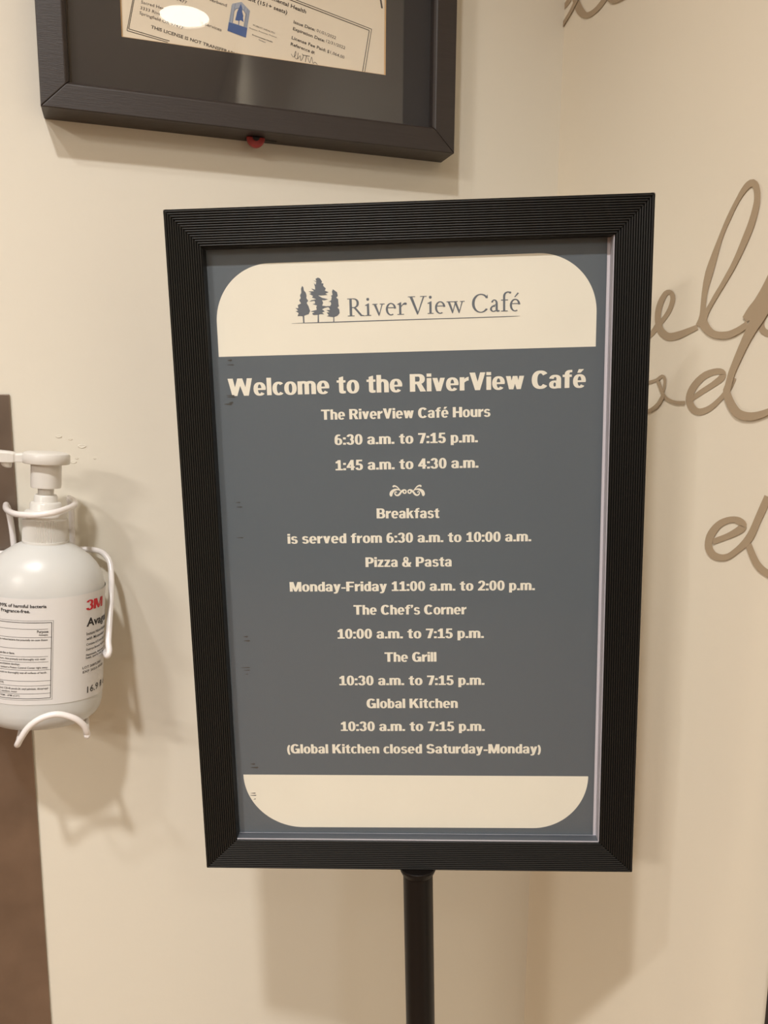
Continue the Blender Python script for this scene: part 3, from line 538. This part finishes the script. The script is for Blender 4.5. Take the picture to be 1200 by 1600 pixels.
# ------------------------------------------------------------------ sign on its stand
UX = Vector(SIGN_UX); UY = Vector(SIGN_UY); UN = Vector(SIGN_N); CEN = Vector(SIGN_CEN)
SM = Matrix(((UX.x, UY.x, UN.x, CEN.x), (UX.y, UY.y, UN.y, CEN.y), (UX.z, UY.z, UN.z, CEN.z), (0, 0, 0, 1)))
foot = CEN - UY * (CEN.z / UY.z) + UX * .001 - UN * .006
ROOT = Matrix.Translation((foot.x, foot.y, 0))
stand = empty('sign_stand', (foot.x, foot.y, 0))
tag(stand, 'black ribbed frame sign on a pole showing the blue grey café hours poster', 'sign')
SL = ROOT.inverted() @ SM
W2, H2, BW = .1575, .2353, .025
def rib_rail(name, p0, p1, i0, i1):
    # corners in the sign's plane: outer p0->p1, inner i0->i1; ribbed face
    NR = 15; mb = MB()
    def prof(o, i):
        L = lambda t, z: (o[0] + (i[0] - o[0]) * t, o[1] + (i[1] - o[1]) * t, z)
        out = [L(0, -.012), L(0, -.0012), L(.02, -.0002)]
        for k in range(NR):
            t0 = .03 + .95 * k / NR; d = .95 / NR; h = .0002 + .0018 * (k + .5) / NR
            out += [L(t0, h - .0009), L(t0 + d * .22, h), L(t0 + d * .50, h + .00022), L(t0 + d * .78, h), L(t0 + d, h - .0009)]
        out += [L(.985, .0021), L(1.0, .0016), L(1.0, -.009), L(.9, -.012)]
        return out
    mb.rings([prof(p0, i0), prof(p1, i1)])
    return mb.build(name, M_BLACK, stand, M=SL)
g = .0002
TLo, TRo, BRo, BLo = (-W2, H2), (W2, H2), (W2, -H2), (-W2, -H2)
TLi, TRi, BRi, BLi = (-W2 + BW, H2 - BW), (W2 - BW, H2 - BW), (W2 - BW, -H2 + BW), (-W2 + BW, -H2 + BW)
rib_rail('top_rail', (TRo[0] - g, TRo[1]), (TLo[0] + g, TLo[1]), (TRi[0] - g, TRi[1]), (TLi[0] + g, TLi[1]))
rib_rail('bottom_rail', (BLo[0] + g, BLo[1]), (BRo[0] - g, BRo[1]), (BLi[0] + g, BLi[1]), (BRi[0] - g, BRi[1]))
rib_rail('left_rail', (TLo[0], TLo[1] - g), (BLo[0], BLo[1] + g), (TLi[0], TLi[1] - g), (BLi[0], BLi[1] + g))
rib_rail('right_rail', (BRo[0], BRo[1] + g), (TRo[0], TRo[1] - g), (BRi[0], BRi[1] + g), (TRi[0], TRi[1] - g))
for sx, sy in ((-1, 1), (1, 1), (1, -1), (-1, -1)):      # rounded plastic corner caps
    mb = MB(); a = .0028
    pts = [(sx * (W2 + .0001), sy * (H2 - a)), (sx * (W2 + .0001), sy * (H2 - .0012)), (sx * (W2 - .0012), sy * (H2 + .0001)), (sx * (W2 - a), sy * (H2 + .0001)), (sx * (W2 - a), sy * (H2 - a))]
    if sx * sy > 0: pts = pts[::-1]
    mb.prism(pts, -.0118, -.0013); mb.build('corner_cap', M_BLACK, stand, M=SL)
PZ = -.0070
mb = MB(); mb.box((-W2 + BW - .003, -H2 + BW - .003, -.011), (W2 - BW + .003, H2 - BW + .003, PZ - .0006)); mb.build('backing_sheet', M_PAPERW, stand, M=SL)
mb = MB(); mb.box((-W2 + BW - .002, -.2098, PZ - .0005), (.1298, H2 - BW + .002, PZ)); poster = mb.build('poster', M_POSTER, stand, M=SL)
# thin turned-up edges of the clear cover along the right and bottom of the opening
mb = MB(); mb.box((W2 - BW - .0006, -H2 + BW, PZ - .0004), (W2 - BW, H2 - BW, .0008)); mb.build('cover_edge', M_LIPR, stand, M=SL)['label'] = 'pale edge of the clear cover along the right side'
mb = MB(); mb.box((-W2 + BW, -H2 + BW, PZ + .0006), (W2 - BW - .0006, -H2 + BW + .0006, .0006)); mb.build('cover_edge', M_LIPB, stand, M=SL)['label'] = 'grey edge of the clear cover along the bottom'
mb = MB(); mb.box((-W2 + BW, -H2 + BW, .0006), (W2 - BW - .0006, -H2 + BW + .0006, .0012)); mb.box((-W2 + BW, -H2 + BW, PZ - .0004), (W2 - BW - .0006, -H2 + BW + .0005, PZ + .0006)); mb.build('cover_bead', M_LIPR, stand, M=SL)
def sp(h):
    z = PZ + h
    def f(x, y):
        v = SL @ Vector((x / 1000, y / 1000, z)); return (v.x, v.y, v.z)
    f.normal = UN
    return f
def arc(cx, cy, rx, ry, a0, a1, n=24): return [(cx + rx * math.cos(R(a0 + (a1 - a0) * k / n)), cy + ry * math.sin(R(a0 + (a1 - a0) * k / n))) for k in range(n + 1)]
top = [(-127.8, 140.8), (123.85, 141.5)] + arc(85.5, 163.5, 38.4, 38.2, 0, 90) + arc(-90.5, 163.3, 37.3, 37.4, 90, 180)
bot = [(125.5, -163.4), (-127.2, -163.1)] + arc(-84, -163.2, 43.2, 42.0, 180, 270)[1:] + arc(86, -163.2, 39.5, 41.4, 270, 360)[:-1]
letters('header_panel', [top], M_CREAM, poster, sp(.0001))
letters('footer_panel', [bot], M_CREAM, poster, sp(.0001))
for t, a, b, cap in SIGN_LINES:
    if t == 'LOGO':
        ps, W = glyph_line(SERIF, 'RiverView Caf\u00e9', 8, 34)
        letters('logo_lettering', fit(ps, W, (a[0], a[1]), (b[0], b[1]), cap), M_INK, poster, sp(.0002))
    else:
        ps, W = glyph_line(HEAVY, t, 7.2, 32)
        ps = [r_ for q in ps for r_ in (q, [(x + 2.2, y) for x, y in q])]; W += 2.2
        letters('lettering', fit(ps, W, a, b, cap), M_CREAM, poster, sp(.0001))
letters('logo_line', stroke2([(UNDERLINE[0][0], UNDERLINE[0][1], .15), (-60, 161.62, .55), (-37, 161.72, .6), (1.5, 161.95, .55), (44, 162.1, .5), (66, 162.3, .45), (UNDERLINE[4][0], UNDERLINE[4][1], .1)]), M_INK, poster, sp(.0002))
def tree(outline, trunk):
    letters('logo_tree', [outline, [trunk[0], trunk[3], trunk[2], trunk[1]]], M_INK, poster, sp(.0002))
tree(TREE_A, TRUNKS[0:4]); tree(TREE_B, TRUNKS[4:8]); tree(TREE_C, TRUNKS[8:12])
# scroll ornament
orn = []
for sx in (-1, 1):
    k = .0358
    g2 = lambda pts: [(-2.1 + sx * (-x) * k, 46.9 - y * k * 1.15, w * k) for x, y, w in pts]
    orn += stroke2(g2([(-48 + 30 * math.cos(t), 0 + 28 * math.sin(t), 26) for t in [2 * math.pi * q / 12 for q in range(13)]]), 2)
    orn += stroke2(g2([(-45, -32, 24), (-85, -22, 30), (-120, 10, 36), (-150, 45, 38), (-185, 62, 32), (-222, 52, 26), (-236, 22, 22), (-222, 2, 18), (-205, 4, 14), (-200, 22, 12)]))
    orn += stroke2(g2([(-120, -12, 14), (-160, -34, 22), (-210, -38, 34), (-262, -22, 50), (-300, 12, 62), (-310, 52, 56), (-296, 74, 30)]))
    orn += stroke2(g2([(-128, -18, 14), (-165, -58, 18), (-205, -88, 26), (-250, -98, 34), (-272, -80, 30)]))
letters('ornament', orn, M_CREAM, poster, sp(.0001))
# smeared ink marks down the left side
for i in range(0, len(INK), 2):
    a, c = INK[i], INK[i + 1]; h = 1.3 if i % 10 in (0, 8) else .7
    if i > 34: h = .9
    letters('ink_mark', [[(a[0], a[1] - .1), (c[0] - 1.0, c[1] - h * .6), (c[0], c[1] - .1), (c[0] - .6, c[1] + h * .5), (a[0] + 1.2, a[1] + h * .2)]], M_SMUDGE, poster, sp(.00018))
mb = MB(); mb.box((-W2 + BW, -H2 + BW + .0008, -.0045), (W2 - BW - .0007, H2 - BW, -.0041)); mb.build('clear_cover', M_CLEAR, stand, M=SL)
# pole, collar and base
PM = SL @ Matrix.Translation((.001, 0, -.007))
PL = CEN.z / UY.z
rr = lambda prof, n=40: [[(r * math.cos(2 * math.pi * k / n), y, -r * math.sin(2 * math.pi * k / n)) for k in range(n)] for r, y in prof]
mb = MB(); mb.rings(rr([(.0111, -PL + .018), (.0111, -H2 - .004)])); mb.build('pole', M_POLE, stand, smooth=True, M=PM)
mb = MB(); mb.rings(rr([(.0112, -H2 - .0065), (.0124, -H2 - .005), (.0138, -H2 - .0016), (.0138, -H2 + .0004)])); mb.build('collar', M_POLE, stand, smooth=False, M=PM, bevel=.0004)
mb = MB(); mb.rings(lathe([(.17, 0), (.172, .004), (.168, .011), (.05, .020), (.02, .03), (.013, .032)], 64)); mb.build('base', M_POLE, stand, smooth=True)

# ------------------------------------------------------------------ sanitizer bottle
bottle = empty('hand_sanitizer_bottle', (-.4870, -.05, 1.187)); bottle.rotation_euler = (0, R(4), 0)
tag(bottle, 'white pump bottle of hand sanitizer standing in a white wire wall holder', 'bottle')
mm = .001
q0 = .84
prof = [(26, 0, q0), (33, .4, q0), (38, 2.2, q0), (42, 5.6, q0), (44.4, 10, q0), (45.4, 15, q0), (45.6, 22, q0), (45.6, 60, q0), (45.6, 104, q0), (45.3, 110, q0), (44.2, 116, q0), (42.0, 122.5, q0), (38.8, 128, .85), (34.5, 133, .87), (29.5, 137.3, .90), (24, 141, .94), (19.5, 143.5, .98), (16.2, 144.8, 1), (14, 147, 1), (14, 158, 1)]
mb = MB(); mb.rings(lathe([(a * mm, b * mm, c) for a, b, c in prof], 72)); body = mb.build('body', M_BOTTLE, bottle, smooth=True)
# label wrapped round the front
A_, B_ = .0457, .0385
th_tab = [R(-150 + 300 * k / 1500) for k in range(1501)]; u_tab = [0.0]
for k in range(1, 1501):
    a, b = th_tab[k - 1], th_tab[k]
    u_tab.append(u_tab[-1] + math.hypot(A_ * (math.sin(b) - math.sin(a)), B_ * (math.cos(b) - math.cos(a))))
_c = u_tab[750]; u_tab = [u - _c for u in u_tab]
import bisect
def wrap(off):
    def f(u, z):
        uu = u / 1000; i = min(max(bisect.bisect(u_tab, uu), 1), 1500)
        t = (uu - u_tab[i - 1]) / (u_tab[i] - u_tab[i - 1]); a = th_tab[i - 1] + t * (th_tab[i] - th_tab[i - 1])
        return ((A_ + off) * math.sin(a), -(B_ + off) * math.cos(a), z / 1000)
    f.normal = lambda p: Vector((p.x / A_, p.y / B_, 0)).normalized()
    return f
mb = MB(); wf = wrap(.00018)
N = 90
lo = lambda u: 25.4 - max(0, u) * .045; hi = lambda u: 108.2 + max(0, u + 5) * .03
us = [-80 + 160 * k / N for k in range(N + 1)]
for i in range(N):
    mb.poly([wf(us[i], lo(us[i])), wf(us[i + 1], lo(us[i + 1])), wf(us[i + 1], hi(us[i + 1])), wf(us[i], hi(us[i]))])
label = mb.build('label', M_LABEL, bottle, smooth=True)
lf = wrap(.00032)
def ltext(t, u0, u1, z, cap, m=None, bold=0.0, z1=None, left=None):
    ps, W = plain_line(t, max(bold * 1.2, .009))
    if left is None: left = u0
    ps = fit(ps, W, (u0, z), (u1, z if z1 is None else z1), cap)
    letters('lettering', ps, m or M_LTXT, label, lf)
ltext('99% of harmful bacteria', -29.2, 5.0, 101.6, 2.5, bold=.02, z1=101.4)
ltext('Fragrance-free.', -28.0, -6.3, 97.6, 2.5, bold=.02)
def lrect(u0, z0, u1, z1, w, name='label_box'):
    ps = []
    def seg(a, b, c, d):
        n = 14
        for k in range(n):
            if abs(a - c) > abs(b - d): ps.append([(a + (c - a) * k / n, b - w / 2), (a + (c - a) * (k + 1) / n, b - w / 2), (a + (c - a) * (k + 1) / n, b + w / 2), (a + (c - a) * k / n, b + w / 2)])
            else: ps.append([(a - w / 2, b + (d - b) * k / n), (a + w / 2, b + (d - b) * k / n), (a + w / 2, b + (d - b) * (k + 1) / n), (a - w / 2, b + (d - b) * (k + 1) / n)])
    seg(u0, z0, u1, z0); seg(u0, z1, u1, z1); seg(u0, z0, u0, z1); seg(u1, z0, u1, z1)
    letters(name, ps, M_LTXT, label, lf)
lrect(-47, 29.2, 9.9, 91.5, .18); lrect(-46, 30.5, 8.7, 90.0, .42)
for u1, z in ((6.3, 85.0), (8.6, 78.5), (8.6, 69.9), (6.5, 63.5), (6.9, 59.3), (8.6, 53.0), (8.6, 44.3), (8.6, 40.6), (8.6, 34.3)):
    letters('label_rule', [[(-46 + (u1 + 46) * k / 12, z - .13), (-46 + (u1 + 46) * (k + 1) / 12, z - .13), (-46 + (u1 + 46) * (k + 1) / 12, z + .13), (-46 + (u1 + 46) * k / 12, z + .13)] for k in range(12)], M_LTXT, label, lf)
for t, u0, u1, z, cap, b in (('Purpose', -1.3, 6.5, 82.1, 2.1, .014), ('Antiseptic', -.04, 6.3, 79.9, 1.4, 0), ('Uses for hand hygiene to reduce bacteria that potentially can cause disease', -44, 6.1, 75.9, 1.5, 0),
    ('Keep away from fire or flame.', -38, -16.9, 65.3, 1.5, .014), ('If contact with eyes occurs, rinse promptly and thoroughly with water.', -44, 5.2, 60.9, 1.5, 0),
    ('if irritation or sensitization develops.', -40, -12.9, 58.0, 0.001, 0), ('irritation or sensitization develops.', -38, -12.9, 56.9, 1.5, 0), ('Get medical help or contact a Poison Control Center right away.', -44, 6.6, 54.2, 1.5, 0),
    ('Pump a sufficient amount to thoroughly wet all surfaces of hands.', -44, 6.0, 50.2, 1.5, 0), ('20 to 25 C (77F)', -38, -25.3, 41.9, 1.5, 0),
    ('beheneth-10, behenyl alcohol, C20-40 pareth-24, cetyl palmitate, diisopropyl', -46, 6.9, 37.6, 1.5, 0), ('dimer, glycol, squalane, water', -38, -14.8, 35.4, 1.3, 0), ('M-Friday 7AM - 6PM (CST)', -36, -13.0, 32.0, 1.4, 0)):
    if cap > .1: ltext(t, u0, u1, z, cap, bold=b)
ps, W = glyph_line({'3': HEAVY['3'], 'M': HEAVY['M']}, '3M', 1, 0)
letters('logo_lettering', fit(ps, W, (34.8, 95.9), (54.4, 95.6), 8.1), M_LRED, label, lf)
ltext('Avagard', 35.6, 70.5, 82.9, 6.4, bold=.022, z1=82.2)
for t, u1, z, cap, b in (('Instant Hand Antiseptic', 66, 75.7, 2.4, 0), ('with Moisturizers', 60, 71.6, 2.4, 0), ('Contains 61% w/w ethyl alcohol', 68, 67.2, 2.0, 0), ('Destroys Bacteria. Not for surgical use', 70, 63.2, 1.8, .012), ('Flammable, keep away from fire,', 70, 58.7, 1.7, .012), ('heat, sparks and flame', 62, 56.5, 1.6, .012)):
    ltext(t, 35.8, u1, z, cap, bold=b)
ltext('LOT 2087L2001', 32.8, 54.0, 48.9, 1.9, bold=.01); ltext('EXP 2023-10-08', 33.1, 57.8, 45.3, 1.9, bold=.01)
ltext('16.9 fl oz', 37.6, 68.0, 28.1, 5.2)
# ribbed cap and pump
mb = MB(); cap_r = []
n = 180
for (r, z, rib) in ((15.4, 144.2, 0), (16.6, 144.6, 0), (16.7, 146.2, 0), (16.2, 146.8, .45), (16.2, 163.0, .45), (16.0, 164.2, 0), (15.2, 165.2, 0), (12.2, 165.4, 0)):
    cap_r.append([((r + (rib if k % 2 else -rib)) * mm * math.cos(2 * math.pi * k / n), (r + (rib if k % 2 else -rib)) * mm * math.sin(2 * math.pi * k / n), z * mm) for k in range(n)])
mb.rings(cap_r); cap_o = mb.build('cap', M_PUMP, bottle)
def lat(name, prof, m=M_PUMP, par=bottle, n=48):
    mb = MB(); mb.rings(lathe([(a * mm, b * mm) for a, b in prof], n)); return mb.build(name, m, par, smooth=True, bevel=.0002)
lat('collar', [(12.5, 164), (15.6, 164.2), (15.8, 165), (15.8, 168.4), (14.9, 169.8), (11.8, 170.2), (11.6, 170.6), (11.6, 175.2), (10.9, 176.4), (8.8, 176.8), (8.6, 177.4), (8.6, 181.0), (7.8, 182.4), (5, 182.6)])
lat('stem', [(5.9, 181), (5.9, 192)])
pump = lat('pump_head', [(10.4, 188.4), (10.9, 188.0), (11.2, 190), (11.2, 206.5), (16.8, 206.9), (17.3, 207.6), (17.3, 213.2), (16.6, 214.9), (14.5, 215.7), (8, 216.0)])
mb = MB()
secs = [(-9, 5.6, 207.4, 214.8), (-16.5, 4.4, 207.4, 214.4), (-21.5, 4.0, 207.2, 214.0), (-22.2, 4.3, 207.0, 214.3), (-23.0, 4.9, 206.8, 214.6), (-26.5, 5.2, 206.6, 215.2), (-33, 5.2, 206.6, 215.6), (-36.5, 4.6, 207.0, 215.0), (-38, 3.4, 208, 213.5)]
mb.rings([[(x * mm, -hw * mm, a * mm), (x * mm, hw * mm, a * mm), (x * mm, hw * mm, (b - 1.2) * mm), (x * mm, hw * .7 * mm, b * mm), (x * mm, -hw * .7 * mm, b * mm), (x * mm, -hw * mm, (b - 1.2) * mm)] for x, hw, a, b in secs])
noz = mb.build('nozzle', M_PUMP, bottle, bevel=.0005)
mb = MB(); mb.rings([[((x0 + r * math.cos(2 * math.pi * k / 20)) * mm, r * .9 * math.sin(2 * math.pi * k / 20) * mm, z * mm) for k in range(20)] for x0, r, z in ((-28.2, 4.0, 207.5), (-28.2, 4.0, 205.2), (-27.6, 3.2, 203.4), (-27.0, 2.2, 202.6), (-26.8, 1.4, 202.4))])
mb.build('spout', M_PUMP, noz, smooth=True)

# ------------------------------------------------------------------ wire holder
hold = empty('wire_holder', (-.482, 0, 1.18))
tag(hold, 'white coated wire wall holder cradling the sanitizer bottle', 'bottle holder')
def H3(p): return (p[0] + .482, p[1], p[2] - 1.18)
def wire(name, pts, r=.0024, k=6):
    mb = MB(); tube(mb, [H3(p) for p in pts], r, 14, k); return mb.build(name, M_WIRE, hold, smooth=True)
yb = -.008
wire('back_bar', [(-.5050, yb, 1.176), (-.5043, yb, 1.25), (-.5050, yb, 1.3228), (-.5069, yb - .001, 1.3505), (-.5082, yb - .004, 1.3565)])
wire('back_bar', [(-.4620, yb, 1.176), (-.4604, yb, 1.25), (-.4596, yb, 1.3214), (-.4592, yb, 1.3500), (-.4602, yb - .004, 1.3590)])
wire('neck_loop', [(-.5084, -.010, 1.3567), (-.5068, -.024, 1.3560), (-.5030, -.040, 1.3556), (-.4965, -.056, 1.3556), (-.4888, -.066, 1.356), (-.4783, -.0715, 1.3564), (-.4671, -.070, 1.3575), (-.4590, -.058, 1.3583), (-.4550, -.040, 1.3583), (-.4552, -.025, 1.3593), (-.4602, -.010, 1.3605)])
wire('side_loop', [(-.4604, yb, 1.3160), (-.4510, -.0085, 1.3158), (-.4410, -.011, 1.3147), (-.4349, -.015, 1.3122), (-.4305, -.020, 1.3058), (-.4294, -.027, 1.2958), (-.4299, -.040, 1.2817), (-.4318, -.052, 1.2628), (-.4332, -.062, 1.2497), (-.4328, -.067, 1.2425), (-.4345, -.066, 1.2385), (-.4370, -.052, 1.2385), (-.4400, -.030, 1.2375), (-.4500, -.0085, 1.2350), (-.4604, yb, 1.2340)])
wire('side_loop', [(-.5045, yb, 1.3160), (-.5160, -.0085, 1.3158), (-.5250, -.011, 1.3147), (-.5310, -.015, 1.3122), (-.5370, -.020, 1.3058), (-.5398, -.027, 1.2958), (-.5400, -.040, 1.2817), (-.5400, -.052, 1.2628), (-.5400, -.062, 1.2497), (-.5396, -.067, 1.2425), (-.5380, -.066, 1.2385), (-.5360, -.052, 1.2385), (-.5330, -.030, 1.2375), (-.5200, -.0085, 1.2350), (-.5045, yb, 1.2340)])
wire('cradle', [(-.5050, yb, 1.1815), (-.5030, -.03, 1.1815), (-.5010, -.078, 1.1818), (-.5010, -.090, 1.1830), (-.4978, -.0945, 1.1895), (-.4914, -.097, 1.1990), (-.4819, -.0985, 1.2055), (-.4707, -.0985, 1.2070), (-.4598, -.097, 1.2018), (-.4535, -.0945, 1.1944), (-.4512, -.091, 1.1860), (-.4520, -.084, 1.1822), (-.4560, -.03, 1.1815), (-.4620, yb, 1.1815)])
